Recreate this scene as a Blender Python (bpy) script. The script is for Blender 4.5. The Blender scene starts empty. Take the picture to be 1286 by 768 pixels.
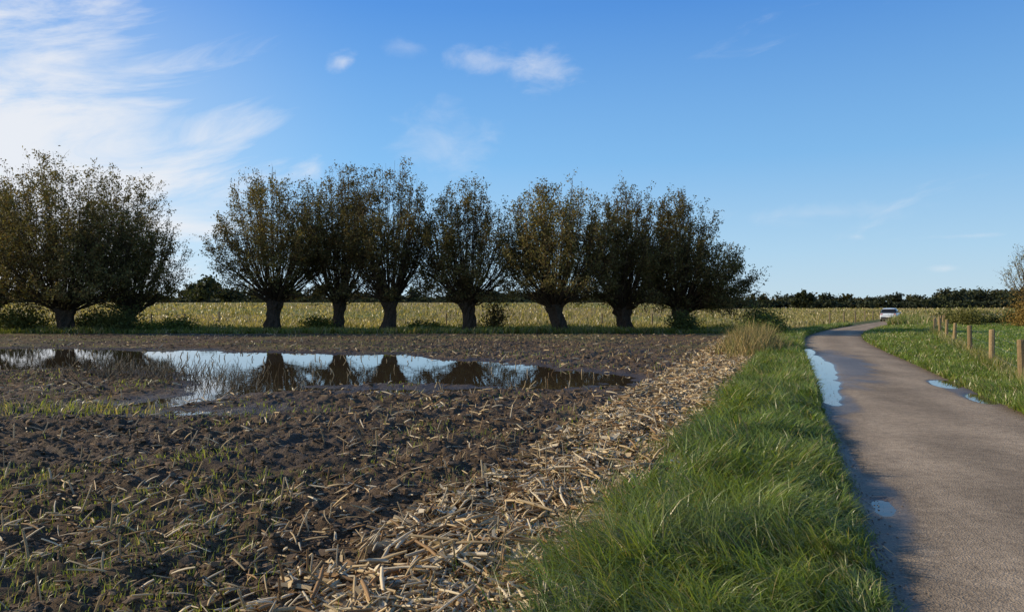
import bpy, math, numpy as np
rng=np.random.default_rng(7)
scene=bpy.context.scene
scene.view_settings.view_transform='Standard'
try: scene.view_settings.look='None'
except Exception: pass
scene.view_settings.exposure=0
SUN_AZ=math.radians(-82)   # azimuth from +Y, negative = left
SUN_EL=math.radians(24)

# ------------------------------------------------------------ helpers
def sstep(a,b,x):
    t=np.clip((x-a)/(b-a),0,1); return t*t*(3-2*t)
def _h(ix,iy,seed):
    n=(ix.astype(np.int64)*374761393+iy.astype(np.int64)*668265263+seed*1442695041)&0xffffffff
    n=((n^(n>>13))*1274126177)&0xffffffff
    n=(n^(n>>16))&0xffffffff
    return n/4294967295.0
def vnoise(x,y,s=0):
    x=np.asarray(x,float);y=np.asarray(y,float)
    ix=np.floor(x);iy=np.floor(y);fx=x-ix;fy=y-iy
    fx=fx*fx*fx*(fx*(fx*6-15)+10);fy=fy*fy*fy*(fy*(fy*6-15)+10)
    a=_h(ix,iy,s);b=_h(ix+1,iy,s);c=_h(ix,iy+1,s);d=_h(ix+1,iy+1,s)
    return (a*(1-fx)+b*fx)*(1-fy)+(c*(1-fx)+d*fx)*fy
def fbm(x,y,o=3,s=0):
    r=0;a=1;t=0
    for i in range(o):
        r=r+a*vnoise(x*2**i+i*17.3,y*2**i-i*9.1,s+i);t+=a;a*=.5
    return r/t
def make_obj(name,verts,faces,mats=(),cols=None,midx=None,smooth=False,parent=None):
    me=bpy.data.meshes.new(name)
    verts=np.ascontiguousarray(verts,dtype=np.float32);faces=np.ascontiguousarray(faces,dtype=np.int32)
    n=faces.shape[1];F=len(faces)
    me.vertices.add(len(verts));me.vertices.foreach_set("co",verts.ravel())
    me.loops.add(F*n);me.loops.foreach_set("vertex_index",faces.ravel())
    me.polygons.add(F);me.polygons.foreach_set("loop_start",np.arange(0,F*n,n,dtype=np.int32))
    for m in mats: me.materials.append(m)
    if midx is not None: me.polygons.foreach_set("material_index",np.asarray(midx,dtype=np.int32))
    me.update(calc_edges=True)
    me.polygons.foreach_set("use_smooth",np.full(F,smooth,dtype=bool))
    if cols is not None:
        a=me.attributes.new("col","FLOAT_COLOR","POINT")
        c=np.ones((len(verts),4),np.float32);c[:,:3]=cols
        a.data.foreach_set("color",c.ravel())
    ob=bpy.data.objects.new(name,me);scene.collection.objects.link(ob)
    if parent: ob.parent=parent
    return ob
def joinm(parts):
    V=[];F=[];C=[];M=[];o=0
    for p in parts:
        v,f,c,m=p
        V.append(v);F.append(f+o);o+=len(v)
        C.append(np.broadcast_to(c,(len(v),3)));M.append(np.full(len(f),m))
    return np.vstack(V),np.vstack(F),np.vstack(C),np.concatenate(M)
def norm(v): return v/np.maximum(np.linalg.norm(v,axis=-1,keepdims=True),1e-9)
def tubes(P,R,sides=4):
    N,K,_=P.shape
    T=np.gradient(P,axis=1);T=norm(T)
    ref=np.zeros_like(T);ref[...,0]=.3;ref[...,1]=1.0;ref[...,2]=.15
    A=norm(np.cross(T,ref));B=np.cross(T,A)
    ang=np.arange(sides)*2*math.pi/sides
    V=P[:,:,None,:]+R[:,:,None,None]*(A[:,:,None,:]*np.cos(ang)[None,None,:,None]+B[:,:,None,:]*np.sin(ang)[None,None,:,None])
    idx=np.arange(N*K*sides).reshape(N,K,sides)
    a=idx[:,:-1,:];b=idx[:,1:,:]
    F=np.stack([a,np.roll(a,-1,2),np.roll(b,-1,2),b],-1).reshape(-1,4)
    return V.reshape(-1,3),F
def leafquads(C,L,W,rs=rng,flat=0.0,drop=0.0):
    N=len(C)
    u=norm(rs.normal(size=(N,3))*np.array([1,1,1-flat])+np.array([0,0,-drop]));r=norm(rs.normal(size=(N,3)))
    v=norm(np.cross(u,r))
    u=u*np.reshape(L,(-1,1))/2;v=v*np.reshape(W,(-1,1))/2
    V=np.stack([C-u,C+v-u*.1,C+u,C-v-u*.1],1).reshape(-1,3)
    return V,np.arange(N*4).reshape(N,4)
def blades(P,h,w,az,bend,K=3):
    N=len(P);t=np.linspace(0,1,K+1)
    d=np.stack([np.cos(az),np.sin(az),np.zeros(N)],1)
    faz=rng.uniform(0,2*math.pi,N);s=np.stack([np.cos(faz),np.sin(faz),np.zeros(N)],1)
    V=[]
    for i,tt in enumerate(t):
        ang=bend*tt
        hor=h*tt*np.sin(ang*.75);ver=h*tt*np.cos(ang*.75)
        c=P+d*hor[:,None]+np.array([0,0,1])*ver[:,None]
        ww=(w*(1-tt**1.6)*.5+w*.04)[:,None]
        V+= [c-s*ww,c+s*ww]
    V=np.stack(V,1)
    base=np.arange(N)[:,None]*(2*(K+1))
    F=np.concatenate([base+np.array([[2*i,2*i+1,2*i+3,2*i+2]]) for i in range(K)],0)
    return V.reshape(-1,3),F,2*(K+1)

# ------------------------------------------------------------ layout functions
ys=np.linspace(-200,700,9001)
slope=.372+.24*sstep(26,62,ys)+.9*sstep(90,140,ys)
xl=np.cumsum(slope)*(ys[1]-ys[0]);xl=xl-np.interp(3.9,ys,xl)+2.02
def XL(y): return np.interp(y,ys,xl)
def SL(y): return np.interp(y,ys,slope)
def XR(y): return XL(y)+2.8*np.sqrt(1+SL(y)**2)
def XV(y): return XL(y)-np.maximum(1.3,1.72-.018*(y-4.2))
def XS(y): return -1.23+.36*(y-3.9)
def XF(y): return 12.5+.51*(y-19.3)+.10*np.maximum(y-45,0)
FIELD_END=44.5
poly=np.array([(-27,29.5),(-16,29),(-12,27.8),(-7.1,27.2),(-3.3,24.8),(0,21.6),(1.2,19.6),(2.5,17.7),(1.5,15.6),(-.68,14.5),(-2.6,14.7),(-4,14.1),(-5.2,13.7),(-5.7,12.7),(-6.3,13.2),(-6.9,15.8),(-8.4,18.2),(-10.8,19.6),(-13.5,19.6),(-18,18.8),(-27,20)])
def sdpoly(x,y):
    d=np.full(x.shape,1e9);ins=np.zeros(x.shape,bool);n=len(poly)
    for i in range(n):
        ax,ay=poly[i];bx,by=poly[(i+1)%n]
        ex,ey=bx-ax,by-ay;px,py=x-ax,y-ay
        t=np.clip((px*ex+py*ey)/(ex*ex+ey*ey),0,1)
        d=np.minimum(d,np.hypot(px-ex*t,py-ey*t))
        c=((ay>y)!=(by>y))
        with np.errstate(divide='ignore',invalid='ignore'):
            xi=(bx-ax)*(y-ay)/(by-ay if by!=ay else 1e-9)+ax
        ins^=(c&(x<xi))
    return np.where(ins,d,-d)
def wetfield(x,y):
    x=np.asarray(x,float);y=np.asarray(y,float)
    sd=np.full(x.shape,-20.0)
    m=(x>-40)&(x<8)&(y>6)&(y<40)
    if m.any():
        s=sdpoly(x[m],y[m]);s=s+.25+(fbm(x[m]*.5,y[m]*.5,4,5)-.5)*2.6+(vnoise(x[m]*2.5,y[m]*2.5,8)-.5)*.6
        s=np.minimum(s,np.hypot((x[m]+2.2)/1.5,(y[m]-15.4)/.35)*.8-.9+(vnoise(x[m]*2,y[m]*3,9)-.5)*.5)
        e=.35-np.hypot((x[m]+5)/1.0,(y[m]-11.6)/.4)*.5
        sd[m]=np.maximum(s,e)
    return sd
def masks(x,y):
    n=(fbm(x*1.7,y*1.7,3,31)-.5)*.7
    verge=sstep(-.12,.12,x-XV(y)+n)*(1-sstep(-.12,.05,x-XL(y)))
    road=sstep(-.12,.1,x-XL(y))*(1-sstep(-.1,.12,x-XR(y)))
    right=sstep(-.1,.12,x-XR(y))
    field=(x<XV(y)-n)&(y<FIELD_END+1.2*(fbm(x*.3,y*.3,2,77)-.5)*2)
    straw=sstep(-.3,.5,x-XS(y)+(fbm(x*1.1,y*.6,3,41)-.5)*2.2)*(x<XV(y)+.15)
    return verge,road,right,field,straw
def farz(x,y):
    lf=1-sstep(0,30,x-.15*y)
    return sstep(58,170,y)*2.7*lf+sstep(92,190,y)*1.25*(1-lf)
def H(x,y,detail=True):
    x=np.asarray(x,float);y=np.asarray(y,float)
    verge,road,right,field,straw=masks(x,y)
    u=(x-XL(y))*.937
    f=(y<FIELD_END+.5)&(x<XV(y)+.4)
    amp=np.where(f,1.0,.35)*(1-road)
    wet=wetfield(x,y)
    flat=1-.78*sstep(-1.6,.3,wet)
    fur=np.sin(u*2*math.pi/.62+2.6*fbm(x*.35,y*.35,2,3))
    z=amp*flat*((fbm(x*2.2,y*2.2,3,11)-.5)*.045+np.where(f,1,0)*fur*.02+(fbm(x*.35,y*.35,2,12)-.5)*.035)
    wx=x+(vnoise(x*5,y*5,18)-.5)*.12
    z+=amp*flat*(np.maximum(vnoise(wx*8,y*8,13)-.38,0)*.10+np.maximum(vnoise(wx*17,y*17,14)-.4,0)*.055+vnoise(x*34,y*34,19)*.014)
    z=z-.07*sstep(-1.2,.9,wet)-.014*f*flat
    z=z+verge*.08*(1+.5*(fbm(x*2,y*2,2,15)-.5))
    z=z*(1-road)-.06*road
    z=z+right*(.03+.05*sstep(0,2,x-XR(y)))
    z=z+farz(x,y)
    return z

# ------------------------------------------------------------ materials
def newmat(name):
    m=bpy.data.materials.new(name);m.use_nodes=True
    nt=m.node_tree;b=nt.nodes["Principled BSDF"];return m,nt,b
def noise_node(nt,scale,detail=4,rough=.6,vec=None):
    n=nt.nodes.new("ShaderNodeTexNoise");n.inputs["Scale"].default_value=scale;n.inputs["Detail"].default_value=detail;n.inputs["Roughness"].default_value=rough
    if vec: nt.links.new(vec,n.inputs["Vector"])
    return n
def math_node(nt,op,a,b=None,clamp=False):
    n=nt.nodes.new("ShaderNodeMath");n.operation=op;n.use_clamp=clamp
    for i,v in enumerate((a,b)):
        if v is None: continue
        if isinstance(v,(int,float)): n.inputs[i].default_value=v
        else: nt.links.new(v,n.inputs[i])
    return n.outputs[0]
def maprange(nt,v,a,b,c,d,smooth=False):
    n=nt.nodes.new("ShaderNodeMapRange")
    if smooth:n.interpolation_type='SMOOTHSTEP'
    nt.links.new(v,n.inputs[0])
    for i,k in enumerate((a,b,c,d)): n.inputs[i+1].default_value=k
    return n.outputs[0]
def leaf_mat(name,trans=.35,spec=.25,rough=.5,tint=(1.15,1.2,.6)):
    m,nt,b=newmat(name);N=nt.nodes;L=nt.links
    at=N.new("ShaderNodeAttribute");at.attribute_name="col"
    L.new(at.outputs["Color"],b.inputs["Base Color"])
    b.inputs["Roughness"].default_value=rough;b.inputs["Specular IOR Level"].default_value=spec
    t=N.new("ShaderNodeBsdfTranslucent")
    mx=N.new("ShaderNodeMix");mx.data_type='RGBA';mx.blend_type='MULTIPLY';mx.inputs["Factor"].default_value=1
    L.new(at.outputs["Color"],mx.inputs[6]);mx.inputs[7].default_value=(*tint,1)
    L.new(mx.outputs[2],t.inputs["Color"])
    ms=N.new("ShaderNodeMixShader");ms.inputs[0].default_value=trans
    L.new(b.outputs[0],ms.inputs[1]);L.new(t.outputs[0],ms.inputs[2])
    L.new(ms.outputs[0],N["Material Output"].inputs["Surface"])
    return m
def attr_mat(name,scale=20,bump=.3,rough=.9,lo=.6,hi=1.35,spec=.2,bd=.02):
    m,nt,b=newmat(name);N=nt.nodes;L=nt.links
    at=N.new("ShaderNodeAttribute");at.attribute_name="col"
    tc=N.new("ShaderNodeTexCoord")
    n1=noise_node(nt,scale,5,.7,tc.outputs["Object"])
    f=maprange(nt,n1.outputs[0],.3,.7,lo,hi)
    mx=N.new("ShaderNodeVectorMath");mx.operation='SCALE'
    L.new(at.outputs["Color"],mx.inputs[0]);L.new(f,mx.inputs["Scale"])
    L.new(mx.outputs[0],b.inputs["Base Color"])
    b.inputs["Roughness"].default_value=rough;b.inputs["Specular IOR Level"].default_value=spec
    bp=N.new("ShaderNodeBump");bp.inputs["Strength"].default_value=bump;bp.inputs["Distance"].default_value=bd
    L.new(n1.outputs[0],bp.inputs["Height"]);L.new(bp.outputs[0],b.inputs["Normal"])
    return m
M_leaf=leaf_mat("willow_leaf",.3,.15,.65,(1.15,1.1,.55))
M_grass=leaf_mat("grass_blade",.45,.5,.36,(1.25,1.2,.5))
M_dry=leaf_mat("dry_stalk",.2,.25,.6,(1,1,.8))
M_bark=attr_mat("willow_bark",14,.8,.95,.5,1.4,.1,.05)
M_clod=attr_mat("soil_clod",45,.7,.85,.6,1.4,.25,.01)
M_wood=attr_mat("weathered_wood",30,.5,.9,.6,1.3,.15,.01)

M_ground,nt,b=newmat("ground_soil_grass");N=nt.nodes;L=nt.links
at=N.new("ShaderNodeAttribute");at.attribute_name="col"
wt=N.new("ShaderNodeAttribute");wt.attribute_name="wet"
tc=N.new("ShaderNodeTexCoord")
n1=noise_node(nt,9,7,.78,tc.outputs["Object"]);n2=noise_node(nt,42,4,.7,tc.outputs["Object"])
f=math_node(nt,'MULTIPLY',maprange(nt,n1.outputs[0],.3,.7,.5,1.5),maprange(nt,n2.outputs[0],.3,.7,.6,1.4))
f=math_node(nt,'MULTIPLY',f,maprange(nt,wt.outputs["Fac"],0,1,1,.42))
mx=N.new("ShaderNodeVectorMath");mx.operation='SCALE';L.new(at.outputs["Color"],mx.inputs[0]);L.new(f,mx.inputs["Scale"])
L.new(mx.outputs[0],b.inputs["Base Color"])
L.new(maprange(nt,wt.outputs["Fac"],0,1,.95,.33),b.inputs["Roughness"])
b.inputs["Specular IOR Level"].default_value=.22
bp=N.new("ShaderNodeBump");bp.inputs["Strength"].default_value=1.0;bp.inputs["Distance"].default_value=.06
L.new(math_node(nt,'ADD',n1.outputs[0],math_node(nt,'MULTIPLY',n2.outputs[0],.45)),bp.inputs["Height"]);L.new(bp.outputs[0],b.inputs["Normal"])

M_water,nt,b=newmat("puddle_water");N=nt.nodes;L=nt.links
b.inputs["Base Color"].default_value=(.05,.036,.02,1);b.inputs["Roughness"].default_value=.012;b.inputs["IOR"].default_value=1.33
b.inputs["Specular IOR Level"].default_value=.7
tc=N.new("ShaderNodeTexCoord");mp=N.new("ShaderNodeMapping");mp.inputs["Scale"].default_value=(1,.6,1);L.new(tc.outputs["Object"],mp.inputs[0])
n=noise_node(nt,5,2,.5,mp.outputs[0]);bp=N.new("ShaderNodeBump");bp.inputs["Strength"].default_value=.06;bp.inputs["Distance"].default_value=.02
L.new(n.outputs[0],bp.inputs["Height"]);L.new(bp.outputs[0],b.inputs["Normal"])

M_road,nt,b=newmat("worn_asphalt");N=nt.nodes;L=nt.links
at=N.new("ShaderNodeAttribute");at.attribute_name="col"
wt=N.new("ShaderNodeAttribute");wt.attribute_name="wet"
tc=N.new("ShaderNodeTexCoord")
n1=noise_node(nt,1.3,7,.65,tc.outputs["Object"]);n2=noise_node(nt,60,3,.7,tc.outputs["Object"]);n3=noise_node(nt,9,6,.7,tc.outputs["Object"])
vo=N.new("ShaderNodeTexVoronoi");vo.inputs["Scale"].default_value=85;L.new(tc.outputs["Object"],vo.inputs["Vector"])
f=math_node(nt,'MULTIPLY',maprange(nt,n1.outputs[0],.3,.7,.84,1.14),maprange(nt,n2.outputs[0],.3,.7,.6,1.4))
f=math_node(nt,'MULTIPLY',f,maprange(nt,n3.outputs[0],.3,.7,.74,1.24))
f=math_node(nt,'MULTIPLY',f,maprange(nt,wt.outputs["Fac"],0,1,1,.3))
mx=N.new("ShaderNodeVectorMath");mx.operation='SCALE';L.new(at.outputs["Color"],mx.inputs[0]);L.new(f,mx.inputs["Scale"])
L.new(mx.outputs[0],b.inputs["Base Color"])
L.new(maprange(nt,wt.outputs["Fac"],0,1,.92,.3),b.inputs["Roughness"])
L.new(maprange(nt,wt.outputs["Fac"],0,1,.12,.4),b.inputs["Specular IOR Level"])
bp=N.new("ShaderNodeBump");bp.inputs["Distance"].default_value=.008
L.new(maprange(nt,wt.outputs["Fac"],0,1,.9,.2),bp.inputs["Strength"])
L.new(math_node(nt,'ADD',math_node(nt,'MULTIPLY',vo.outputs["Distance"],.7),n2.outputs[0]),bp.inputs["Height"]);L.new(bp.outputs[0],b.inputs["Normal"])

# ------------------------------------------------------------ ground sheet
def axis(fine0,fine1,end_lo,end_hi,step,g):
    hi=[fine1];
    while hi[-1]<end_hi:
        d=hi[-1]-fine1
        hi.append(hi[-1]+(step+g*d if d<60 else d*.07))
    lo=[fine0]
    while lo[-1]>end_lo:
        d=fine0-lo[-1]
        lo.append(lo[-1]-(step+g*d if d<60 else d*.07))
    mid=np.arange(fine0+step,fine1-step/2,step)
    return np.concatenate([np.array(lo)[::-1],mid,np.array(hi)])
ax=axis(-4.5,3.0,-4000,4000,.024,.011)
yl=[3.0]
while yl[-1]<5000:
    y=yl[-1];yl.append(y+(max(.022,.0062*y) if y<62 else y*.05))
yb=[3.0];
while yb[-1]>-60: yb.append(yb[-1]-(.06+.12*(3-yb[-1])))
ay=np.concatenate([np.array(yb)[:0:-1],np.array(yl)])
X,Y=np.meshgrid(ax,ay);nx,ny=len(ax),len(ay)
x=X.ravel();y=Y.ravel();z=H(x,y)
verge,road,right,field,straw=masks(x,y)
soil=np.array([.138,.094,.054]);tan=np.array([.30,.215,.11]);green=np.array([.08,.11,.025]);mead=np.array([.26,.19,.065]);past=np.array([.13,.19,.032])
col=np.tile(mead,(len(x),1))
mn=fbm(x*.12,y*.3,4,51)[:,None]
col=col*(.75+.5*mn)+np.array([-.10,-.02,-.03])*sstep(.45,.7,fbm(x*.05,y*.12,3,52))[:,None]
strip=(sstep(FIELD_END-.5,FIELD_END+1,y)*(1-sstep(52.5,55,y)))[:,None]
col=col*(1-strip)+np.array([.14,.16,.03])*strip
isf=field&(x<XV(y)+.3)
cs=soil*(.7+.6*fbm(x*.8,y*.8,3,61)[:,None])
gm=(.5*sstep(.48,.68,fbm(x*.25,y*.9,3,62))*sstep(20,34,y))[:,None]
cs=cs*(1-gm)+np.array([.16,.16,.055])*gm
sm=(straw*.65)[:,None]
cs=cs*(1-sm)+tan*sm
col=np.where(isf[:,None],cs,col)
v=verge[:,None];col=col*(1-v)+green*v
pr=(right*(1-sstep(62,72,y)))[:,None]
pc=past*(.75+.5*fbm(x*.4,y*.8,3,71)[:,None])
col=col*(1-pr)+pc*pr
rd=road[:,None];col=col*(1-rd)+np.array([.1,.08,.06])*rd
wet=wetfield(x,y);w=sstep(-1.4,.1,wet+(fbm(x,y,3,81)-.5)*1.5)
w=np.maximum(w,sstep(.48,.72,fbm(x*.45,y*.6,3,82))*.55*isf*(straw<.3)*sstep(4,9,y))
idx=np.arange(nx*ny).reshape(ny,nx)
F=np.stack([idx[:-1,:-1],idx[:-1,1:],idx[1:,1:],idx[1:,:-1]],-1).reshape(-1,4)
g=make_obj("ground",np.stack([x,y,z],1),F,[M_ground],col,smooth=True)
a=g.data.attributes.new("wet","FLOAT","POINT");a.data.foreach_set("value",w.astype(np.float32))
WZ=-.045
gx=np.linspace(-28,5,34);gy=np.linspace(10,32,23)
GX,GY=np.meshgrid(gx,gy);ii=np.arange(34*23).reshape(23,34)
F=np.stack([ii[:-1,:-1],ii[:-1,1:],ii[1:,1:],ii[1:,:-1]],-1).reshape(-1,4)
cxs=(GX[:-1,:-1]+.5).ravel();cys=(GY[:-1,:-1]+.5).ravel()
keep=wetfield(cxs,cys)>-2.0
make_obj("puddle_water",np.stack([GX.ravel(),GY.ravel(),np.full(GX.size,WZ)],1),F[keep],[M_water],smooth=True)

# ------------------------------------------------------------ road
yr=[-12.0]
while yr[-1]<170: yr.append(yr[-1]+max(.06,.006*abs(yr[-1])))
yr=np.array(yr);tt=np.linspace(0,1,61)
YY,TT=np.meshgrid(yr,tt,indexing='ij')
L0=XL(YY)-.06+(fbm(YY*2.5,YY*0,3,91)-.5)*.22;R0=XR(YY)+.06+(fbm(YY*2.5,YY*0+5,3,92)-.5)*.22
XX=L0+(R0-L0)*TT;off=XX-XL(YY);Wd=XR(YY)-XL(YY)
pud=[(20.0,.28,5.5,.45),(14.8,.14,2.6,.36),(5.95,.2,.28,.10),(15.6,2.75,.9,.3),(13.0,2.82,.8,.2),(27,.2,2.2,.25)]
nz=(fbm(XX*2.2,YY*1.2,3,95)-.5)*1.2
pf=np.full(XX.shape,-3.0)
for (y0,t0,ly,lx) in pud: pf=np.maximum(pf,1-((YY-y0)/ly)**2-((off-t0)/lx)**2+nz)
wetr=np.full(XX.shape,-3.0)
for (y0,t0,ly,lx) in [(21.0,.6,6.5,1.25),(14,.15,5,.45),(5.9,.15,1.2,.25),(14.2,2.85,2.4,.35),(5,0,7,.16)]: wetr=np.maximum(wetr,1-((YY-y0)/ly)**2-((off-t0)/lx)**2+nz)
ZZ=.012*(1-((TT-.5)*2)**2)+(fbm(XX*1.5,YY*1.5,2,96)-.5)*.006-.028*sstep(-.35,.5,pf)+farz(XX,YY)+.004
wv=np.clip(sstep(-.3,.5,wetr)*.7,0,1);wv=np.maximum(wv,sstep(-.3,.1,pf))
base=np.array([.345,.268,.182])
edge=np.clip(1-np.minimum(off,Wd-off)/.3,0,1)
trk=np.exp(-((off-.75)/.33)**2)+np.exp(-((off-2.2)/.33)**2)
dirt=fbm(XX*1.2,YY*.5,4,97)
cc=base*(.82+.2*trk[...,None]+.5*(dirt[...,None]-.5))
mud=np.array([.18,.13,.075]);e=np.clip(edge*(.5+1.0*fbm(XX*3,YY*3,2,98)),0,1)[...,None]
cc=cc*(1-e)+mud*e
n0,n1_=XX.shape;ii=np.arange(n0*n1_).reshape(n0,n1_)
F=np.stack([ii[:-1,:-1],ii[:-1,1:],ii[1:,1:],ii[1:,:-1]],-1).reshape(-1,4)
r=make_obj("country_road",np.stack([XX,YY,ZZ],-1).reshape(-1,3),F,[M_road],cc.reshape(-1,3),smooth=True)
a=r.data.attributes.new("wet","FLOAT","POINT");a.data.foreach_set("value",wv.ravel().astype(np.float32))
for (y0,y1,o0,o1) in [(11.5,30,-.05,1.3),(5.2,6.6,-.02,.6),(11.4,17.2,2.2,2.98)]:
    yy=np.linspace(y0,y1,24);v=[];
    for q in yy: v+=[(XL(q)+o0,q,-.0075),(XL(q)+o1,q,-.0075)]
    k=np.arange(23)*2;F=np.stack([k,k+1,k+3,k+2],1)
    make_obj("road_puddle_water",np.array(v),F,[M_water],smooth=True)
def clods(name,x,y,s,cols,mat,sink=.15,dz=None):
    ph=(1+5**.5)/2
    iv=norm(np.array([(-1,ph,0),(1,ph,0),(-1,-ph,0),(1,-ph,0),(0,-1,ph),(0,1,ph),(0,-1,-ph),(0,1,-ph),(ph,0,-1),(ph,0,1),(-ph,0,-1),(-ph,0,1)],float))
    fi=np.array([(0,11,5),(0,5,1),(0,1,7),(0,7,10),(0,10,11),(1,5,9),(5,11,4),(11,10,2),(10,7,6),(7,1,8),(3,9,4),(3,4,2),(3,2,6),(3,6,8),(3,8,9),(4,9,5),(2,4,11),(6,2,10),(8,6,7),(9,8,1)])
    n=len(x);sc=rng.uniform(.5,1.4,(n,1,3));sc[:,:,2]*=.6
    V=iv[None]*rng.uniform(.5,1.35,(n,12,1))*sc*np.reshape(s,(-1,1,1))
    th=rng.uniform(0,6.28,n);c,sn=np.cos(th)[:,None],np.sin(th)[:,None]
    V=np.stack([V[...,0]*c-V[...,1]*sn,V[...,0]*sn+V[...,1]*c,V[...,2]],-1)
    zz=H(x,y) if dz is None else dz
    V+=np.stack([x,y,zz+s*sink],1)[:,None,:]
    F=(fi[None]+np.arange(n)[:,None,None]*12).reshape(-1,3)
    return make_obj(name,V.reshape(-1,3),F,[mat],np.repeat(cols,12,0),smooth=False)
def samp(n,y0,y1,p=1.0):
    u=rng.random(n);return y0*(y1/y0)**(u**p)
n=80000
y=samp(n,3.2,40,1.15);x=rng.uniform(-.85,.42,n)*(y+.8)
ok=(x<XV(y)-.05)&(fbm(x*2.3,y*2.3,2,101)>rng.uniform(.15,.55,n));x,y=x[ok],y[ok]
s=rng.lognormal(-4.3,.5,len(x))*np.clip(.75+y*.05,.8,2.3);s=np.clip(s,.004,.055)
ok=wetfield(x,y)<rng.uniform(-.9,-.1,len(x));x,y,s=x[ok],y[ok],s[ok]
c=soil*rng.uniform(.6,1.35,(len(x),1))
clods("soil_clods",x,y,s,c,M_clod)
n=1500
y=samp(n,4,40);o=np.where(rng.random(n)<.6,rng.exponential(.12,n),2.95-rng.exponential(.2,n));o=np.clip(o,.0,2.95);x=XL(y)+o
clods("road_gravel",x,y,rng.uniform(.003,.009,n),np.array([.2,.16,.12])*rng.uniform(.6,1.5,(n,1)),M_clod,dz=np.full(n,.008))

# ------------------------------------------------------------ straw & stubble
def straw_mesh(x,y,ln,wd,tilt,lift,cols):
    n=len(x);az=rng.uniform(0,2*math.pi,n)
    al=rng.random(n)<.4;az=np.where(al,math.atan2(.937,.35)+rng.normal(0,.4,n)+math.pi*(rng.random(n)<.5),az)
    K=4;t=np.linspace(-.5,.5,K)
    d=np.stack([np.cos(az)*np.cos(tilt),np.sin(az)*np.cos(tilt),np.sin(tilt)],1)
    sd=np.stack([-np.sin(az),np.cos(az),np.zeros(n)],1)
    bend=rng.normal(0,.18,n)*ln
    P=d[:,None,:]*(t[None,:,None]*ln[:,None,None])+sd[:,None,:]*((t**2)[None,:,None]*bend[:,None,None])
    P[...,2]+=-(t**2)[None,:]*np.abs(rng.normal(0,.25,n))[:,None]*ln[:,None]*.5
    P+=np.stack([x,y,H(x,y)+lift+np.abs(np.sin(tilt))*ln*.42],1)[:,None,:]
    R=wd[:,None]*np.array([.8,1,.95,.55])[None,:]
    V,F=tubes(P,R,4)
    return V,F,np.repeat(cols,K*4,0)
def strawcol(n):
    k=rng.random((n,1));a=np.array([.60,.45,.24]);b_=np.array([.33,.20,.09]);c=np.array([.74,.62,.41])
    r=rng.random((n,1));return np.where(r<.28,b_,np.where(r<.68,a,c))*(.65+.55*k)
parts=[]
n=19000
y=samp(n,3.4,42,1.15);w_=XV(y)-XS(y);x=XS(y)+w_*np.clip(rng.beta(2.0,1.3,n)*1.3-.2,-.4,1.05)
dn=fbm(x*1.6,y*1.6,3,111);ok=dn>rng.uniform(.2,.5,n);x,y=x[ok],y[ok];n=len(x)
parts.append(straw_mesh(x,y,rng.uniform(.04,.2,n)*np.clip(.8+y*.02,1,1.5),rng.uniform(.0025,.009,n)*np.clip(y*.12,1,2.2),rng.normal(0,.22,n),rng.uniform(.01,.05,n),strawcol(n)))
n=1500
y=samp(n,3.5,28,1.2);x=XS(y)+(XV(y)-XS(y))*rng.beta(2,1.6,n)
parts.append(straw_mesh(x,y,rng.uniform(.12,.38,n),rng.uniform(.008,.015,n),rng.normal(0,.14,n),rng.uniform(.02,.06,n),strawcol(n)))
n=9000
y=samp(n,3.5,43);x=rng.uniform(-.85,.3,n)*(y+1);ok=(x<XS(y)+.4)&(wetfield(x,y)<-.1)&(fbm(x*.8,y*.8,2,112)>rng.uniform(.3,.75,n));x,y=x[ok],y[ok];n=len(x)
parts.append(straw_mesh(x,y,rng.uniform(.03,.2,n)*np.clip(.8+y*.03,1,1.6),rng.uniform(.003,.010,n)*np.clip(y*.12,1,2.2),rng.normal(0,.25,n),rng.uniform(.01,.04,n),strawcol(n)))
pp=[(a,b_,c,0) for a,b_,c in parts]
n=16000
y=samp(n,3.4,34,1.1);x=XS(y)+(XV(y)-XS(y))*np.clip(rng.beta(2,1.3,n)*1.3-.2,-.35,1.05)
ok=fbm(x*1.6,y*1.6,3,111)>rng.uniform(.22,.52,n);x,y=x[ok],y[ok];n=len(x)
az=rng.uniform(0,6.28,n);ln=rng.uniform(.05,.22,n);wd=rng.uniform(.005,.019,n)*np.clip(.6+y*.08,1,2)
K=4;tq=np.linspace(-.5,.5,K);d=np.stack([np.cos(az),np.sin(az),rng.normal(0,.22,n)],1);s_=np.stack([-np.sin(az),np.cos(az),rng.normal(0,.5,n)],1)
ctr=np.stack([x,y,H(x,y)+rng.uniform(.008,.04,n)],1);Vs=[]
curl=rng.normal(0,.35,n)*ln;cz=rng.normal(0,.5,n)*ln
for q in tq:
    c_=ctr+d*(q*ln)[:,None]+s_*(curl*q*q)[:,None];c_[:,2]+=cz*(q*q-.08)
    ww=wd*(1-1.5*abs(q)**2)
    Vs+=[c_-s_*ww[:,None],c_+s_*ww[:,None]]
Vs=np.stack(Vs,1);base_=np.arange(n)[:,None]*(2*K)
Fs=np.concatenate([base_+np.array([[2*i,2*i+1,2*i+3,2*i+2]]) for i in range(K-1)],0)
pp.append((Vs.reshape(-1,3),Fs,np.repeat(strawcol(n),2*K,0),0))
V,F,C,M=joinm(pp);make_obj("corn_straw",V,F,[M_dry],C,smooth=True)
n=5000
y=samp(n,3.6,42,1.0);x=XV(y)-.25-.62*rng.integers(0,60,n)/.937+rng.normal(0,.05,n)
ok=(x>-.9*(y+1))&((x>XS(y)-.3)|(rng.random(n)<.6))&(fbm(x*.4,y*.4,2,113)>.38);x,y=x[ok],y[ok];n=len(x)
h=rng.uniform(.05,.2,n);d=rng.normal(0,.35,(n,2))
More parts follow.
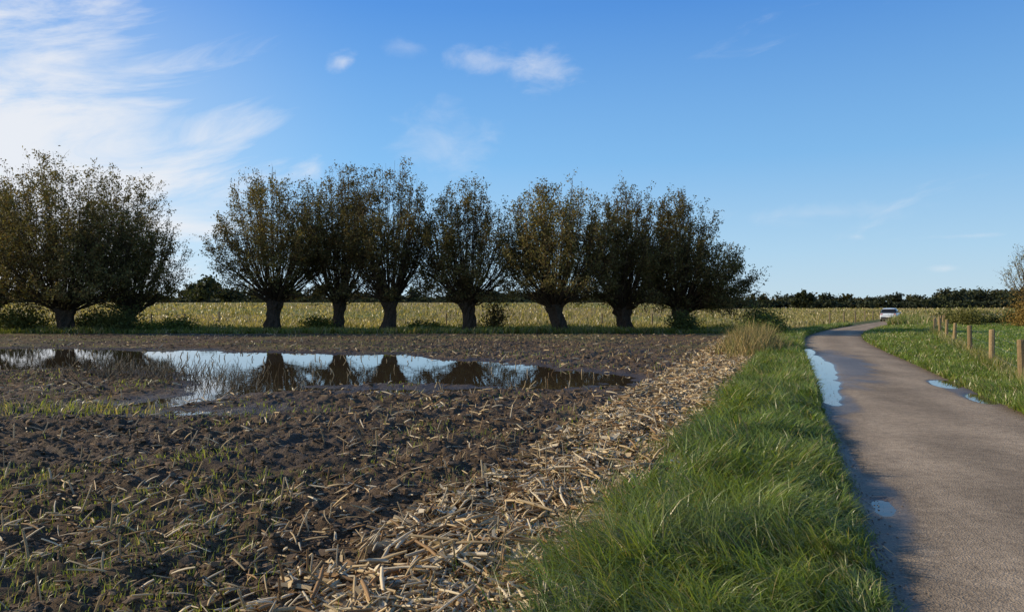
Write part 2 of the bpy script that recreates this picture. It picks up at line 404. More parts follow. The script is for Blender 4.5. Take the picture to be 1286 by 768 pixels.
b0=np.stack([x,y,H(x,y)-.01],1);tp=b0+np.stack([d[:,0]*h,d[:,1]*h,h],1)
P=np.stack([b0,(b0+tp)/2+rng.normal(0,.004,(n,3)),tp],1);R=rng.uniform(.003,.009,n)[:,None]*np.array([1.15,1,.9])
V,F=tubes(P,R*np.clip(y*.07,1,1.8)[:,None],5);C=np.repeat(strawcol(n)*.85,15,0)
p2=[(V,F,C,0)]
n=60
y=samp(n,4,26,1.1);x=XS(y)+(XV(y)-XS(y))*rng.uniform(-.1,1,n);h=rng.uniform(.2,.5,n);d=rng.normal(0,.4,(n,2))
b0=np.stack([x,y,H(x,y)-.01],1);tp=b0+np.stack([d[:,0]*h,d[:,1]*h,h],1)
P=np.stack([b0,(b0+tp)/2+rng.normal(0,.02,(n,3)),tp],1);V,F=tubes(P,rng.uniform(.002,.005,n)[:,None]*np.array([1.2,1,.6]),5)
p2.append((V,F,np.repeat(strawcol(n)*.7,15,0),0))
n=700
x=rng.normal(-8.6,1.6,n);y=17.6+rng.normal(0,1.0,n)-.4*(x+9);h=rng.uniform(.1,.45,n);d=rng.normal(0,.4,(n,2))
b0=np.stack([x,y,H(x,y)-.01],1);tp=b0+np.stack([d[:,0]*h,d[:,1]*h,h],1)
P=np.stack([b0,(b0+tp)/2+rng.normal(0,.02,(n,3)),tp],1);V,F=tubes(P,rng.uniform(.004,.009,n)[:,None]*np.array([1.2,1,.6]),4)
p2.append((V,F,np.repeat(strawcol(n)*.4,12,0),0))
V,F,C,M=joinm(p2);make_obj("corn_stubble",V,F,[M_dry],C,smooth=True)

# ------------------------------------------------------------ grass
def gcol(n,x,y,dry=.08,base=(.145,.215,.045)):
    k=rng.random((n,1));b_=np.array(base)*(.45+1.0*k)
    yel=np.array([.34,.37,.10]);m=(fbm(x*1.2,y*1.2,2,121)[:,None])*rng.uniform(0,1.4,(n,1))
    c=b_*(1-.5*m)+yel*.5*m
    c=c*(.6+.8*fbm(x*5,y*5,2,122)[:,None])
    dd=rng.random((n,1))<dry
    return np.where(dd,np.array([.46,.38,.19])*(.6+.6*k),c)
def grass(x,y,hm,wm,bend=(.3,1.8),dry=.08,base=(.145,.215,.045),zoff=-.01,K=3,cn=1.4):
    n=len(x);cl=fbm(x*cn,y*cn,3,131)
    h=hm*(.35+1.3*cl)*rng.uniform(.5,1.2,n)
    az=fbm(x*.9,y*.9,2,132)*12+rng.normal(0,.9,n)
    P=np.stack([x,y,H(x,y)+zoff],1)
    V,F,k=blades(P,h,wm*rng.uniform(.6,1.3,n),az,rng.uniform(*bend,n),K)
    return V,F,np.repeat(gcol(n,x,y,dry,base),k,0),0
n=54000
y=samp(n,3.0,13,1.0);o=rng.random(n);x=XV(y)-.05+(XL(y)-XV(y)+.06)*o+(fbm(y*2.2,y*0,2,141)-.5)*.3
tx=np.round(x*6+rng.normal(0,.12,n))/6+(vnoise(np.round(x*6),np.round(y*6),5)-.5)*.14;ty=np.round(y*6)/6+(vnoise(np.round(x*6),np.round(y*6),6)-.5)*.14
tm=rng.random(n)<.6;x=np.where(tm,tx+rng.normal(0,.024,n),x);y=np.where(tm,ty+rng.normal(0,.024,n),y)
ok=vnoise(x*3.1,y*3.1,142)>rng.uniform(0,.45,n)
x,y=x[ok],y[ok]
ed=np.clip(.25+(XL(y)-x)*.9,.15,1)
V,F,C,M=grass(x,y,.32*ed+.02,np.clip(.0018*y,.008,.016),(.6,2.7),.08,cn=2.6);make_obj("verge_grass",V,F,[M_grass],C,smooth=True)
n=42000
y=samp(n,12,66,.95);o=rng.random(n);x=XV(y)-.1+(XL(y)-XV(y)+.12)*o
V,F,C,M=grass(x,y,.24,np.clip(.0014*y,.012,.045),(.4,1.9),.1,K=2,cn=2.0);make_obj("verge_grass",V,F,[M_grass],C,smooth=True)
n=7000
y=samp(n,3.4,25,1.0);x=XV(y)-np.abs(rng.exponential(.2,n));
V,F,C,M=grass(x,y,.16,np.clip(.0012*y,.005,.01),(.3,1.5),.4);make_obj("edge_grass",V,F,[M_grass],C,smooth=True)
P_=[]
n=52000
y=samp(n,9,75,.9);o=rng.random(n);x=XR(y)-.02+(XF(y)-XR(y)+.6)*o
P_.append(grass(x,y,.17,np.clip(.0014*y,.011,.06),(.3,1.6),.12,(.155,.225,.04),K=2))
n=5000
y=samp(n,14,80,.9);x=XF(y)+rng.normal(0,.16,n)
P_.append(grass(x,y,.30,np.clip(.0011*y,.012,.05),(.1,1.2),.45,(.15,.18,.035),K=2))
n=2500
y=rng.uniform(62,84,n);x=XR(y)+.2+rng.exponential(.7,n)
P_.append(grass(x,y,.75,np.full(n,.07),(.1,1.0),.3,(.15,.2,.035),K=2))
V,F,C,M=joinm(P_);make_obj("roadside_grass",V,F,[M_grass],C,smooth=True)
n=48000
y=samp(n,13,70,.8);x=XF(y)+.2+rng.random(n)*(y*.75+6-XF(y)+6).clip(1,40)
V,F,C,M=grass(x,y,.09,np.clip(.0015*y,.018,.07),(.3,1.5),.08,(.15,.225,.035),K=2,cn=.5);make_obj("pasture_grass",V,F,[M_grass],C,smooth=True)
n=75000
y=samp(n,3.3,42,1.0)
x=XL(y)-.155*rng.integers(8,400,n)/.937+rng.normal(0,.03,n)
x=np.where(rng.random(n)<.5,x,rng.uniform(-.85,.3,n)*(y+1))
ok=(x<XV(y)-.2)&(x>-.85*(y+1))&(fbm(x*.9,y*.9,3,151)+.10*sstep(9,4,y)>rng.uniform(.46,.74,n))&(wetfield(x,y)<-.2)
near=(rng.random(n)<np.where(x>XS(y),.2,1)*np.where(y>8,.55,1));ok&=near;x,y=x[ok],y[ok]
V,F,C,M=grass(x,y,.07+.0010*y,np.clip(.0011*y,.005,.02),(.2,1.4),.12,(.19,.25,.05),K=2,zoff=.01);make_obj("crop_seedlings",V,F,[M_grass],C,smooth=True)
n=1300
x=rng.uniform(-12,-5.5,n);y=11.4+.08*(x+8)+rng.normal(0,.4,n);V,F,C,M=grass(x,y,.17,np.full(n,.013),(.2,1.2),.3,(.18,.22,.05),K=2);make_obj("weed_patch",V,F,[M_grass],C,smooth=True)
P_=[]
n=36000
x=rng.uniform(-46,18,n);y=44.6+rng.random(n)**1.4*9;ok=(x<XV(y));x,y=x[ok],y[ok]
P_.append(grass(x,y,.40,np.full(len(x),.06),(.2,1.2),.15,(.14,.17,.035),K=2,cn=.35))
n=40000
y=52+rng.random(n)**1.5*90;x=rng.uniform(-.8,.62,n)*y;ok=(x<XV(y)-.3);x,y=x[ok],y[ok]
P_.append(grass(x,y,.40,.0015*y,(.2,1.1),.5,(.17,.15,.045),K=2,cn=.2))
V,F,C,M=joinm(P_);make_obj("meadow_grass",V,F,[M_grass],C,smooth=True)
n=12000
y=76+rng.random(n)**1.4*110;x=rng.uniform(.3,.8,n)*y+4;ok=(x>XR(y)+1)|(x<XV(y)-1);x,y=x[ok],y[ok]
V,F,C,M=grass(x,y,.4,.0015*y,(.2,1.1),.6,(.2,.2,.05),K=2,cn=.2);make_obj("far_meadow_grass",V,F,[M_grass],C,smooth=True)
n=2800
r_=rng.normal(0,1,(n,2));x=8.45+r_[:,0]*.5+.37*r_[:,1]*1.5;y=26.+r_[:,1]*1.5;P=np.stack([x,y,H(x,y)],1)
V,F,k=blades(P,rng.uniform(.5,1.3,n)*np.exp(-.12*(r_**2).sum(1)),rng.uniform(.014,.03,n),rng.uniform(0,6.28,n),rng.uniform(.1,1.1,n),3)
c=np.where(rng.random((n,1))<.55,np.array([.42,.31,.13]),np.array([.24,.23,.07]))*rng.uniform(.6,1.2,(n,1))
make_obj("reed_clump",V,F,[M_dry],np.repeat(c,k,0),smooth=True)

# ------------------------------------------------------------ bushes
def bushmesh(c,rad,n,size,col,rs,clump=14,var=.4):
    c=np.array(c,float);rad=np.array(rad,float)
    cc=norm(rs.normal(size=(clump,3)))*rs.uniform(.2,.8,(clump,1));cc[:,2]=np.abs(cc[:,2])*1.0
    k=rs.integers(0,clump,n);p=cc[k]+rs.normal(0,.24,(n,3))
    p[:,2]=np.abs(p[:,2]);C=c+p*rad
    V,F=leafquads(C,size*rs.uniform(.6,1.4,n),size*.6*rs.uniform(.6,1.3,n),rs)
    cl=np.array(col)*rs.uniform(1-var,1+var,(n,1))*(.8+.4*rs.random((clump,1)))[k]
    m=14;e=cc[rs.integers(0,clump,m)]*rad+c;st=c+rs.normal(0,.1,(m,3))*rad*np.array([1,1,0])
    P=np.stack([st,(st+e)/2+rs.normal(0,.05,(m,3)),e],1);sv,sf=tubes(P,np.full((m,3),.02)*np.array([1.4,1,.4])*max(rad[2],.6),4)
    return [(V,F,np.repeat(cl,4,0),0),(sv,sf,np.array([.06,.045,.03]),1)]
def bush(name,c,rad,n,size,col,clump=14):
    parts=bushmesh(c,rad,n,size,col,rng,clump);V,F,C,M=joinm(parts);return make_obj(name,V,F,[M_leaf,M_bark],C,M)
def gz(x,y): return float(H(np.array([x]),np.array([y]))[0])
for (x,y,rx,rz,n,col) in [(13.6,41,1.3,1.1,2600,(.12,.15,.035)),(15.0,44,1.3,1.4,2600,(.09,.12,.03)),(17.4,52,1.7,1.8,2600,(.07,.085,.03)),(11.4,36,.9,.7,1500,(.15,.16,.04)),(20.5,61,1.6,1.4,2400,(.06,.07,.03)),(-1.2,49.5,1.2,2.4,1500,(.11,.09,.035)),(-13,50,1.4,1.0,2000,(.11,.13,.03)),(-22,49,1.6,1.2,2400,(.12,.14,.035)),(-32,47.5,2.4,2.0,5200,(.13,.14,.04)),(10.8,46.5,1.6,1.4,2600,(.08,.10,.03)),(-25.0,47.3,1.9,2.2,4600,(.11,.12,.035)),(-6,50,1.2,.8,1500,(.09,.12,.03)),(-23,47,1.2,.8,2000,(.14,.17,.035)),(-27.2,48,1.4,1.5,2600,(.11,.12,.035))]:
    bush("bush",(x,y,gz(x,y)),(rx,rx,rz),n,.16,col)
parts=[]
for i in range(22):
    x=38+i*1.7;y=74-.35*i+rng.normal(0,.5)
    if x<XR(y)+3: continue
    parts+=bushmesh((x,y,gz(x,y)-.1),(1.5,1.3,rng.uniform(.9,1.7)),1100,.2,(.06,.08,.025),rng)
V,F,C,M=joinm(parts);make_obj("hedge",V,F,[M_leaf,M_bark],C,M)
parts=[]
for i in range(30):
    x=-52+i*2.3+rng.normal(0,.6);y=53.5+rng.normal(0,.8);
    parts+=bushmesh((x,y,gz(x,y)-.1),(1.3,1.0,rng.uniform(.35,.8)),380,.16,(.11,.12,.035),rng)
V,F,C,M=joinm(parts);make_obj("bank_weeds",V,F,[M_leaf,M_bark],C,M)
bush("russet_bush",(43.0,60,0),(2.6,2.4,3.0),9000,.17,(.24,.16,.045),30)
bush("russet_bush",(40.5,66,0),(1.8,2.4,1.7),4000,.17,(.14,.14,.04),20)

# ------------------------------------------------------------ distant tree belt
parts=[]
rs=np.random.default_rng(3)
def dtree(x,y,top,w,col,n=420):
    z0=float(farz(np.array([x]),np.array([y]))[0])-.3
    h=top-z0
    cl=16;cc=norm(rs.normal(size=(cl,3)))*rs.uniform(.3,.85,(cl,1))
    k=rs.integers(0,cl,n);p=cc[k]+rs.normal(0,.2,(n,3))
    C=np.array([x,y,z0+h*.55])+p*np.array([w,w*.7,h*.48]);C[:,2]=np.maximum(C[:,2],z0)
    V,F=leafquads(C,rs.uniform(.6,1.5,n),rs.uniform(.4,1.0,n),rs)
    cc_=np.array(col)*rs.uniform(.6,1.4,(n,1))
    parts.append((V,F,np.repeat(cc_,4,0),0))
    t=np.array([[[x,y,z0],[x,y,z0+h*.3],[x,y,z0+h*.6]]]);tv,tf=tubes(t,np.array([[.35,.3,.15]]),5);parts.append((tv,tf,np.array([.05,.04,.03]),1))
def P2(px,d): return (px-643)/930*d
for px in np.arange(-160,1480,9.0):
    d=rs.uniform(250,300);px+=rs.normal(0,4)
    if px<900: top=1.6+ (386-rs.uniform(361,373))/930*d
    elif px<1170: top=1.6+(386-rs.uniform(367,376))/930*d
    else: top=1.6+(386-rs.uniform(361,369))/930*d
    g_=rs.random()
    col=(.045,.053,.03) if g_<.6 else ((.07,.07,.03) if g_<.85 else (.09,.07,.03))
    dtree(P2(px,d),d,top,rs.uniform(2.5,4.5),col,360)
for px,py,d,w in [(262,345,200,4.5),(248,356,205,4),(285,360,210,4),(1015,366,230,2.6),(1003,369,231,2),(1180,370,250,4),(1210,364,260,6),(1228,362,265,6),(1250,365,262,6),(1280,360,250,7),(1310,358,250,7)]:
    dtree(P2(px,d),d,1.6+(386-py)/930*d,w,(.05,.06,.028),800)
for px in np.arange(-200,1500,5.0):
    d=rs.uniform(236,246);dtree(P2(px,d),d,1.6+(386-rs.uniform(375,380))/930*d if px>900 else 1.6+(386-rs.uniform(373,380))/930*d,2.6,(.045,.055,.03),110)
V,F,C,M=joinm(parts);make_obj("distant_treeline",V,F,[M_leaf,M_bark],C,M)

# ------------------------------------------------------------ pollard willows
def willow(px,d,top,wpx,seed,npoles=120,low=.25,leafn=15,skew=0,dark=1.0,trunk=1.9,tr=.5,name="pollard_willow_tree",ls=1.0):
    rs=np.random.default_rng(seed)
    x0=P2(px,d);z0=gz(x0,d);Ht=1.6+(386-top)/930*d-z0;R=wpx/2*d/930
    parts=[]
    K=9;t=np.linspace(0,1,K);P=np.zeros((1,K,3));P[0,:,0]=x0+.12*np.sin(t*3+seed)+.1*rs.normal()*t;P[0,:,1]=d+.1*np.cos(t*2+seed);P[0,:,2]=z0-.15+t*(trunk+.35)
    Rr=tr*(1.35-.75*t*(1-t)*2.2-.2*t);Rr[-1]*=.45;Rr[-2]*=1.15;Rr[-3]*=1.15
    v,f=tubes(P,Rr[None],16)
    ctr=np.array([x0,d,0]);dv=v-ctr;ang=np.arctan2(dv[:,1],dv[:,0])
    m=1+.16*np.sin(ang*5+v[:,2]*2+seed)+.1*np.sin(ang*9-v[:,2]*5)+.06*rs.normal(size=len(v));v[:,:2]=ctr[:2]+dv[:,:2]*m[:,None]
    parts.append((v,f,np.array([.07,.055,.04]),1))
    hc=np.array([P[0,-2,0],P[0,-2,1],z0+trunk])
    kn=14;kd=norm(rs.normal(size=(kn,3))*np.array([1,1,.45]));kp=hc+kd*tr*.75
    PP=np.stack([hc+kd*.05,kp,kp+kd*.12+np.array([0,0,.1])],1);v,f=tubes(PP,np.tile([[.3,.24,.12]],(kn,1))*tr*1.9*rs.uniform(.7,1.2,(kn,1)),8);parts.append((v,f,np.array([.065,.05,.035]),1))
    n=npoles;s=np.sqrt(rs.random(n));phi=rs.uniform(0,2*math.pi,n)
    er=R*s*rs.uniform(.82,1.02,n)
    ez=Ht*(1-.42*s**3)*rs.uniform(.78,.985,n)
    lo=(rs.random(n)<low)&(s>.35);ez=np.where(lo,Ht*rs.uniform(.2,.68,n),ez)
    dirx=np.cos(phi);diry=np.sin(phi)
    if skew: ez=ez*(1-.45*np.clip(dirx*s*np.sign(skew),0,1)*abs(skew));er=er*(1+.3*abs(skew)*np.clip(dirx*np.sign(skew),0,1))
    st=hc+np.stack([dirx*s*tr*.8,diry*s*tr*.8,rs.uniform(-.25,.25,n)],1)
    en=np.stack([x0+dirx*er,d+diry*er,z0+ez],1)
    ct=np.stack([x0+dirx*er*.82,d+diry*er*.82,z0+trunk+(ez-trunk)*.38+.5*s],1)
    ct+=rs.normal(0,.2,(n,3))
    K=9;t=np.linspace(0,1,K)[None,:,None]
    P=st[:,None]*(1-t)**2+2*ct[:,None]*t*(1-t)+en[:,None]*t*t
    P[:,1:]+=rs.normal(0,.05,(n,K-1,3))
    rb=rs.uniform(.03,.065,n)[:,None]*(1-.92*t[...,0]**.75)+.003
    v,f=tubes(P,rb,4);parts.append((v,f,np.array([.075,.055,.035]),1))
    m=12;tw=rs.uniform(.18,1.0,(n,m))**.65;seg=np.clip(tw*(K-1),0,K-1.001);i0=seg.astype(int);fr=(seg-i0)[...,None]
    pi=np.arange(n)[:,None]
    B=P[pi,i0]*(1-fr)+P[pi,i0+1]*fr;T=norm(P[pi,i0+1]-P[pi,i0])
    out=norm(rs.normal(size=(n,m,3))+np.stack([dirx,diry,np.zeros(n)],1)[:,None,:]*.5)
    D=norm(T*.9+out*.85+np.array([0,0,.2]))
    ln=rs.uniform(.5,1.4,(n,m,1))*(1.1-.45*tw[...,None])
    B=B.reshape(-1,3);D=D.reshape(-1,3);ln=ln.reshape(-1,1)
    Q=np.stack([B,B+D*ln*.5+rs.normal(0,.04,B.shape),B+D*ln+np.array([0,0,-.1])*ln],1)
    v,f=tubes(Q,np.tile([[.009,.006,.0035]],(len(B),1)),3);parts.append((v,f,np.array([.08,.055,.03]),1))
    a=rs.random((len(B),leafn,1))**.8*1.1
    C=Q[:,0][:,None]*(1-a)+Q[:,2][:,None]*a+rs.normal(0,.13,(len(B),leafn,3))
    C=C.reshape(-1,3)
    cl=fbm(C[:,0]*1.0+seed,C[:,2]*1.0+C[:,1]*.6,3,5+seed);keep=cl>rs.uniform(.18,.56,len(C))
    hr=(C[:,2]-z0)/Ht;rr=np.hypot(C[:,0]-x0,C[:,1]-d)/R
    keep&=rs.random(len(C))<np.clip(.42+1.5*np.maximum(hr-.22,0)+.45*rr,0,1)*(1-.3*sstep(.88,1,hr))
    keep&=C[:,2]>z0+.15
    C=C[keep];n_=len(C)
    V,F=leafquads(C,ls*rs.uniform(.12,.23,n_),ls*rs.uniform(.05,.09,n_),rs,drop=.4)
    q=rs.random((n_,1));tone=fbm(C[:,0]*.7,C[:,2]*.7,2,9)[:,None]
    c=np.where(q<.5,np.array([.125,.115,.04]),np.where(q<.82,np.array([.175,.125,.05]),np.array([.22,.19,.065])))*rs.uniform(.55,1.3,(n_,1))*(.6+.8*tone)*dark
    parts.append((V,F,np.repeat(c,4,0),0))
    V,F,C_,M=joinm(parts);return make_obj(name,V,F,[M_leaf,M_bark],C_,M)
specs=[(-12,49,202,205,1,150,.5,23,0,1.3,1.6,.5),(84,47,190,232,2,220,.5,23,0,1.25,1.5,.55),(162,50,212,142,3,130,.6,23,0,1.1,1.2,.32),
(345,50,205,170,4,170,.32,22,0,1.15,2.1,.5),(425,51,200,130,5,125,.28,22,0,.9,1.9,.42),(486,49,197,148,6,140,.28,22,0,.85,2.0,.45),
(587,49,222,150,7,140,.32,21,0,.95,1.9,.45),(702,47,218,165,8,165,.32,21,0,1.1,1.7,.48),(786,49,226,155,9,165,.45,23,0,.85,1.5,.5),(858,49,231,152,10,200,.6,24,.8,.8,1.5,.5)]
for s_ in specs: willow(*s_)
willow(1300,62,298,80,21,40,.1,3,0,1.5,1.6,.15,name="birch_tree")

# ------------------------------------------------------------ fence
fence=bpy.data.objects.new("wire_fence",None);scene.collection.objects.link(fence)
fy=[14.8,19.3,24.4,30.5,34.8,39,44,49,54,60,66,72]
tops=[]
for i,yv in enumerate(fy):
    xv=float(XF(yv));z=gz(xv,yv);h=rng.uniform(.84,.97);r0=rng.uniform(.06,.075);lx,ly=rng.normal(0,.03,2)
    P=np.array([[[xv,yv,z-.2],[xv+lx*.5,yv+ly*.5,z+h*.5],[xv+lx,yv+ly,z+h-.03],[xv+lx,yv+ly,z+h],[xv+lx,yv+ly,z+h+.002]]])
    v,f=tubes(P,np.array([[r0,r0,r0*.96,r0*.8,.001]]),10);v+=rng.normal(0,.003,v.shape)
    make_obj("post_%d"%i,v,f,[M_wood],np.tile(np.array([.32,.23,.12])*rng.uniform(.65,1.1),(len(v),1)),smooth=False,parent=fence)
    tops.append((xv,yv,z,h))
Mw,ntw,bw=newmat("galvanised_wire");bw.inputs["Base Color"].default_value=(.25,.24,.22,1);bw.inputs["Metallic"].default_value=.6;bw.inputs["Roughness"].default_value=.5
W=[]
for hh in (.3,.55,.78):
    for a,b_ in zip(tops[:-1],tops[1:]):
        p=np.array([a[0],a[1],a[2]+hh]);q=np.array([b_[0],b_[1],b_[2]+hh]);m=(p+q)/2-np.array([0,0,.02]);W.append([p,m,q])
v,f=tubes(np.array(W),np.full((len(W),3),.0025),4);make_obj("wires",v,f,[Mw],smooth=True,parent=fence)
ff=bpy.data.objects.new("field_fence",None);scene.collection.objects.link(ff)
pts=[(XL(yv)-1.0,yv) for yv in np.arange(60,104,7.0)]+[(P2(232,62),62),(P2(275,70),70),(P2(190,60),60)]+[(x_,57+.1*x_) for x_ in np.arange(-5,14,4.0)]
for i,(xv,yv) in enumerate(pts):
    z=gz(xv,yv);P=np.array([[[xv,yv,z-.2],[xv,yv,z+1.1],[xv,yv,z+1.12]]]);v,f=tubes(P,np.array([[.06,.06,.001]]),8)
    make_obj("post_%d"%i,v,f,[M_wood],np.tile([.2,.16,.1],(len(v),1)),parent=ff)

# ------------------------------------------------------------ car
car=bpy.data.objects.new("parked_car",None);scene.collection.objects.link(car)
def cmat(n,c,r,m=0,coat=0):
    mm,nt,b=newmat(n);b.inputs["Base Color"].default_value=(*c,1);b.inputs["Roughness"].default_value=r;b.inputs["Metallic"].default_value=m;b.inputs["Coat Weight"].default_value=coat
    nn=noise_node(nt,6,4);nt.links.new(maprange(nt,nn.outputs[0],.3,.7,r*.85,r*1.2),b.inputs["Roughness"]);return mm
Cp=cmat("white_paint",(.62,.68,.74),.3,0,.6);Cg=cmat("tinted_glass",(.015,.018,.02),.06);Ct=cmat("tyre_rubber",(.02,.02,.02),.85);Cr=cmat("rim_alloy",(.5,.5,.52),.35,.9);Cl=cmat("tail_lamp",(.45,.02,.02),.2);Ch=cmat("head_lamp",(.8,.8,.78),.12);Cb=cmat("black_trim",(.03,.03,.03),.6)
import bmesh
def loft(name,prof,mat,bev=.03):
    bm=bmesh.new();rings=[]
    for (yy,zb,zt,wb,wt) in prof:
        zm=zb+(zt-zb)*.55;wm=max(wb,wt)+.02
        pts=[(-wb,zb),(wb,zb),(wm,zm),(wt,zt),(0,zt+.02),(-wt,zt),(-wm,zm)]
        rings.append([bm.verts.new((p[0],yy,p[1])) for p in pts])
    for a,b_ in zip(rings[:-1],rings[1:]):
        for i in range(7): bm.faces.new((a[i],a[(i+1)%7],b_[(i+1)%7],b_[i]))
    bm.faces.new(rings[0][::-1]);bm.faces.new(rings[-1]);bmesh.ops.recalc_face_normals(bm,faces=bm.faces)
    me=bpy.data.meshes.new(name);bm.to_mesh(me);bm.free();me.materials.append(mat)
    o=bpy.data.objects.new(name,me);scene.collection.objects.link(o);o.parent=car
    bv=o.modifiers.new("b",'BEVEL');bv.width=bev;bv.segments=2
    for p in me.polygons:p.use_smooth=True
    return o
loft("body",[(-2.1,.38,.78,.74,.70),(-2.0,.26,.92,.82,.78),(-1.2,.22,.98,.86,.82),(.9,.22,.97,.87,.82),(1.7,.24,.88,.85,.76),(2.1,.3,.72,.76,.66)],Cp,.04)
loft("cabin_glass",[(-1.93,.9,.98,.72,.70),(-1.6,.9,1.40,.76,.62),(-.2,.9,1.45,.78,.62),(.35,.9,1.40,.78,.60),(1.1,.88,.96,.74,.68)],Cg,.02)
loft("roof",[(-1.72,1.38,1.425,.60,.58),(-1.2,1.42,1.48,.625,.60),(-.2,1.44,1.5,.63,.60),(.3,1.40,1.455,.61,.58)],Cp,.01)
def box(name,c,s,mat,rot=(0,0,0)):
    bpy.ops.mesh.primitive_cube_add(size=1,location=c,rotation=rot);o=bpy.context.object;o.name=name;o.scale=s;o.data.materials.append(mat);o.parent=car
    b=o.modifiers.new("b",'BEVEL');b.width=.01;return o
for sx in (-1,1):
    for yy in (-1.3,1.3):
        bpy.ops.mesh.primitive_torus_add(major_radius=.24,minor_radius=.085,location=(sx*.78,yy,.32),rotation=(0,math.pi/2,0));o=bpy.context.object;o.name="wheel";o.data.materials.append(Ct);o.parent=car
        bpy.ops.mesh.primitive_cylinder_add(radius=.2,depth=.1,location=(sx*.82,yy,.32),rotation=(0,math.pi/2,0));o=bpy.context.object;o.name="hub";o.data.materials.append(Cr);o.parent=car
    box("tail_light",(sx*.66,-2.03,.78),(.2,.12,.2),Cl);box("headlight",(sx*.6,2.02,.68),(.28,.14,.12),Ch)
    box("mirror",(sx*.95,.75,1.0),(.16,.1,.12),Cp);box("c_pillar",(sx*.705,-1.35,1.16),(.04,.12,.5),Cp,(0,-sx*.3,0));box("b_pillar",(sx*.72,-.2,1.17),(.03,.08,.5),Cb,(0,-sx*.3,0))
box("rear_bumper",(0,-2.11,.42),(1.5,.1,.2),Cb);box("number_plate",(0,-2.17,.55),(.5,.02,.11),Ch);box("front_bumper",(0,2.08,.4),(1.4,.1,.18),Cb);box("grille",(0,2.1,.6),(.7,.05,.1),Cb)
cyv=84.;cxv=float(XL(cyv)+1.5);car.location=(cxv,cyv,float(farz(np.array([cxv]),np.array([cyv]))[0])+.03);car.rotation_euler=(0,0,math.radians(-33))

# ------------------------------------------------------------ world
w=bpy.data.worlds.new("World");scene.world=w;w.use_nodes=True;nt=w.node_tree;N=nt.nodes;L=nt.links
bg=N["Background"];sky=N.new("ShaderNodeTexSky");sky.sky_type='NISHITA';sky.sun_disc=False
sky.sun_elevation=SUN_EL;sky.sun_rotation=SUN_AZ;sky.air_density=1.0;sky.dust_density=.3;sky.ozone_density=2.0
tc=N.new("ShaderNodeTexCoord");sp=N.new("ShaderNodeSeparateXYZ");L.new(tc.outputs["Generated"],sp.inputs[0])
az=math_node(nt,'ARCTAN2',sp.outputs[0],sp.outputs[1]);el=math_node(nt,'ARCSINE',sp.outputs[2])
cb=N.new("ShaderNodeCombineXYZ");L.new(az,cb.inputs[0]);L.new(el,cb.inputs[1])
r1=N.new("ShaderNodeVectorRotate");r1.rotation_type='Z_AXIS';r1.inputs["Angle"].default_value=math.radians(-14);L.new(cb.outputs[0],r1.inputs["Vector"])
m1=N.new("ShaderNodeMapping");m1.inputs["Scale"].default_value=(3.2,13,1);L.new(r1.outputs[0],m1.inputs[0])
c1=noise_node(nt,1,9,.62,m1.outputs[0]);c1.inputs["Distortion"].default_value=.9
m2=N.new("ShaderNodeMapping");m2.inputs["Scale"].default_value=(18,30,1);L.new(cb.outputs[0],m2.inputs[0])
c2=noise_node(nt,1,8,.6,m2.outputs[0]);c2.inputs["Distortion"].default_value=.4
mk=maprange(nt,az,-.16,-.60,0,1,True)
ek=math_node(nt,'MULTIPLY',maprange(nt,el,.42,.15,.22,1,True),maprange(nt,el,-.05,.08,.6,1,True))
mm=math_node(nt,'MULTIPLY',mk,ek)
v=math_node(nt,'ADD',c1.outputs[0],math_node(nt,'MULTIPLY',mm,.60))
cir=maprange(nt,v,.62,1.05,0,1,True)
tot=math_node(nt,'MULTIPLY',cir,.90)
tot=math_node(nt,'MAXIMUM',tot,math_node(nt,'MULTIPLY',maprange(nt,mm,0,1,0,1),.35))
def blob(px,py,wpx,hpx,al):
    global tot
    a0=math.atan((px-643)/930);e0=math.atan((386-py)/math.hypot(930,px-643))
    dx=math_node(nt,'DIVIDE',math_node(nt,'SUBTRACT',az,a0),wpx/930);dy=math_node(nt,'DIVIDE',math_node(nt,'SUBTRACT',el,e0),hpx/930)
    r2=math_node(nt,'SQRT',math_node(nt,'ADD',math_node(nt,'MULTIPLY',dx,dx),math_node(nt,'MULTIPLY',dy,dy)))
    q=math_node(nt,'ADD',math_node(nt,'SUBTRACT',1.0,r2),math_node(nt,'MULTIPLY',math_node(nt,'SUBTRACT',c2.outputs[0],.5),2.2))
    tot=math_node(nt,'MAXIMUM',tot,math_node(nt,'MULTIPLY',maprange(nt,q,.05,1.3,0,1,True),al))
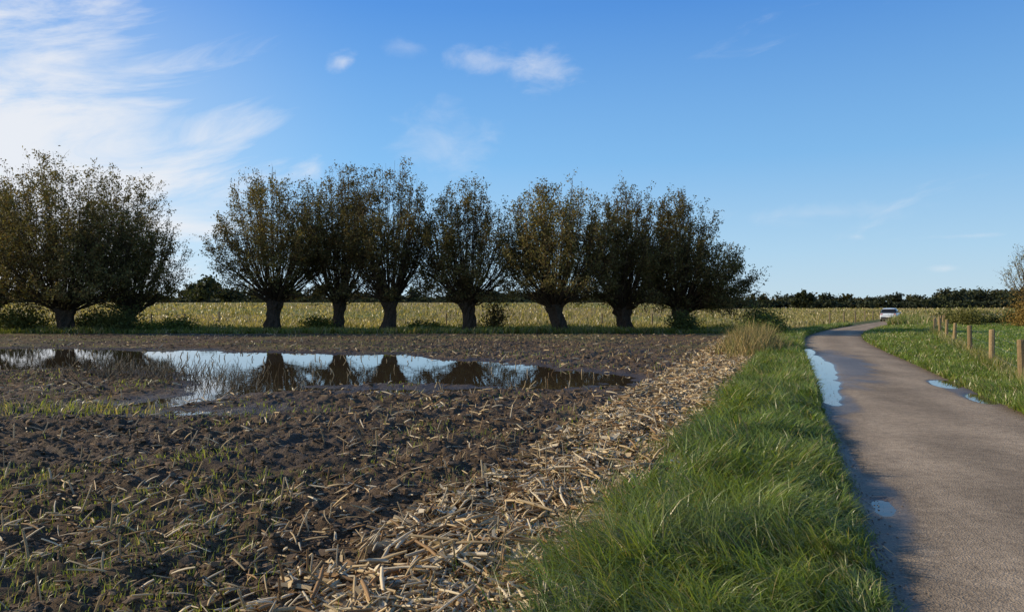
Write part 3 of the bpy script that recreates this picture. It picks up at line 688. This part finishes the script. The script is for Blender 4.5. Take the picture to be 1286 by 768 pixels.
for bb in [(430,78,30,18,.55),(610,75,55,22,.4),(680,86,55,32,.55),(560,180,80,60,.25),(510,60,40,14,.2),(1076,297,16,7,.35),(1220,296,60,5,.35),(1187,337,18,5,.3),(1010,268,130,16,.2)]: blob(*bb)
cr=N.new("ShaderNodeValToRGB");L.new(maprange(nt,el,0,1.2,0,1),cr.inputs[0])
els=cr.color_ramp.elements;els[0].position=0;els[0].color=(.55,.72,.84,1);els[1].position=1;els[1].color=(.03,.11,.36,1)
for p,c in [(.06,(.42,.66,.88,1)),(.16,(.22,.50,.86,1)),(.32,(.085,.29,.74,1)),(.45,(.05,.20,.56,1))]:
    e=els.new(p);e.color=c
sc=N.new("ShaderNodeVectorMath");sc.operation='SCALE';L.new(cr.outputs[0],sc.inputs[0])
L.new(maprange(nt,az,-.7,.7,11.5,10.0,True),sc.inputs["Scale"])
mxs=N.new("ShaderNodeMix");mxs.data_type='RGBA';mxs.inputs["Factor"].default_value=.88;L.new(sky.outputs[0],mxs.inputs[6]);L.new(sc.outputs[0],mxs.inputs[7])
mxc=N.new("ShaderNodeMix");mxc.data_type='RGBA';L.new(tot,mxc.inputs["Factor"]);L.new(mxs.outputs[2],mxc.inputs[6]);mxc.inputs[7].default_value=(8.7,8.8,9.1,1)
L.new(mxc.outputs[2],bg.inputs["Color"]);bg.inputs["Strength"].default_value=.10
sl=bpy.data.lights.new("sun",'SUN');sl.energy=5.0;sl.angle=math.radians(.55);sl.color=(1,.85,.62)
so=bpy.data.objects.new("sun",sl);scene.collection.objects.link(so)
from mathutils import Vector
dv=Vector((math.sin(SUN_AZ)*math.cos(SUN_EL),math.cos(SUN_AZ)*math.cos(SUN_EL),math.sin(SUN_EL)))
so.rotation_euler=dv.to_track_quat('Z','Y').to_euler()
cd=bpy.data.cameras.new("camera");cam=bpy.data.objects.new("camera",cd);scene.collection.objects.link(cam)
cd.sensor_width=36;cd.lens=26.03;cd.clip_end=12000;cd.clip_start=.05
cam.location=(0,0,1.6);cam.rotation_euler=(math.radians(90.12),0,0);scene.camera=cam
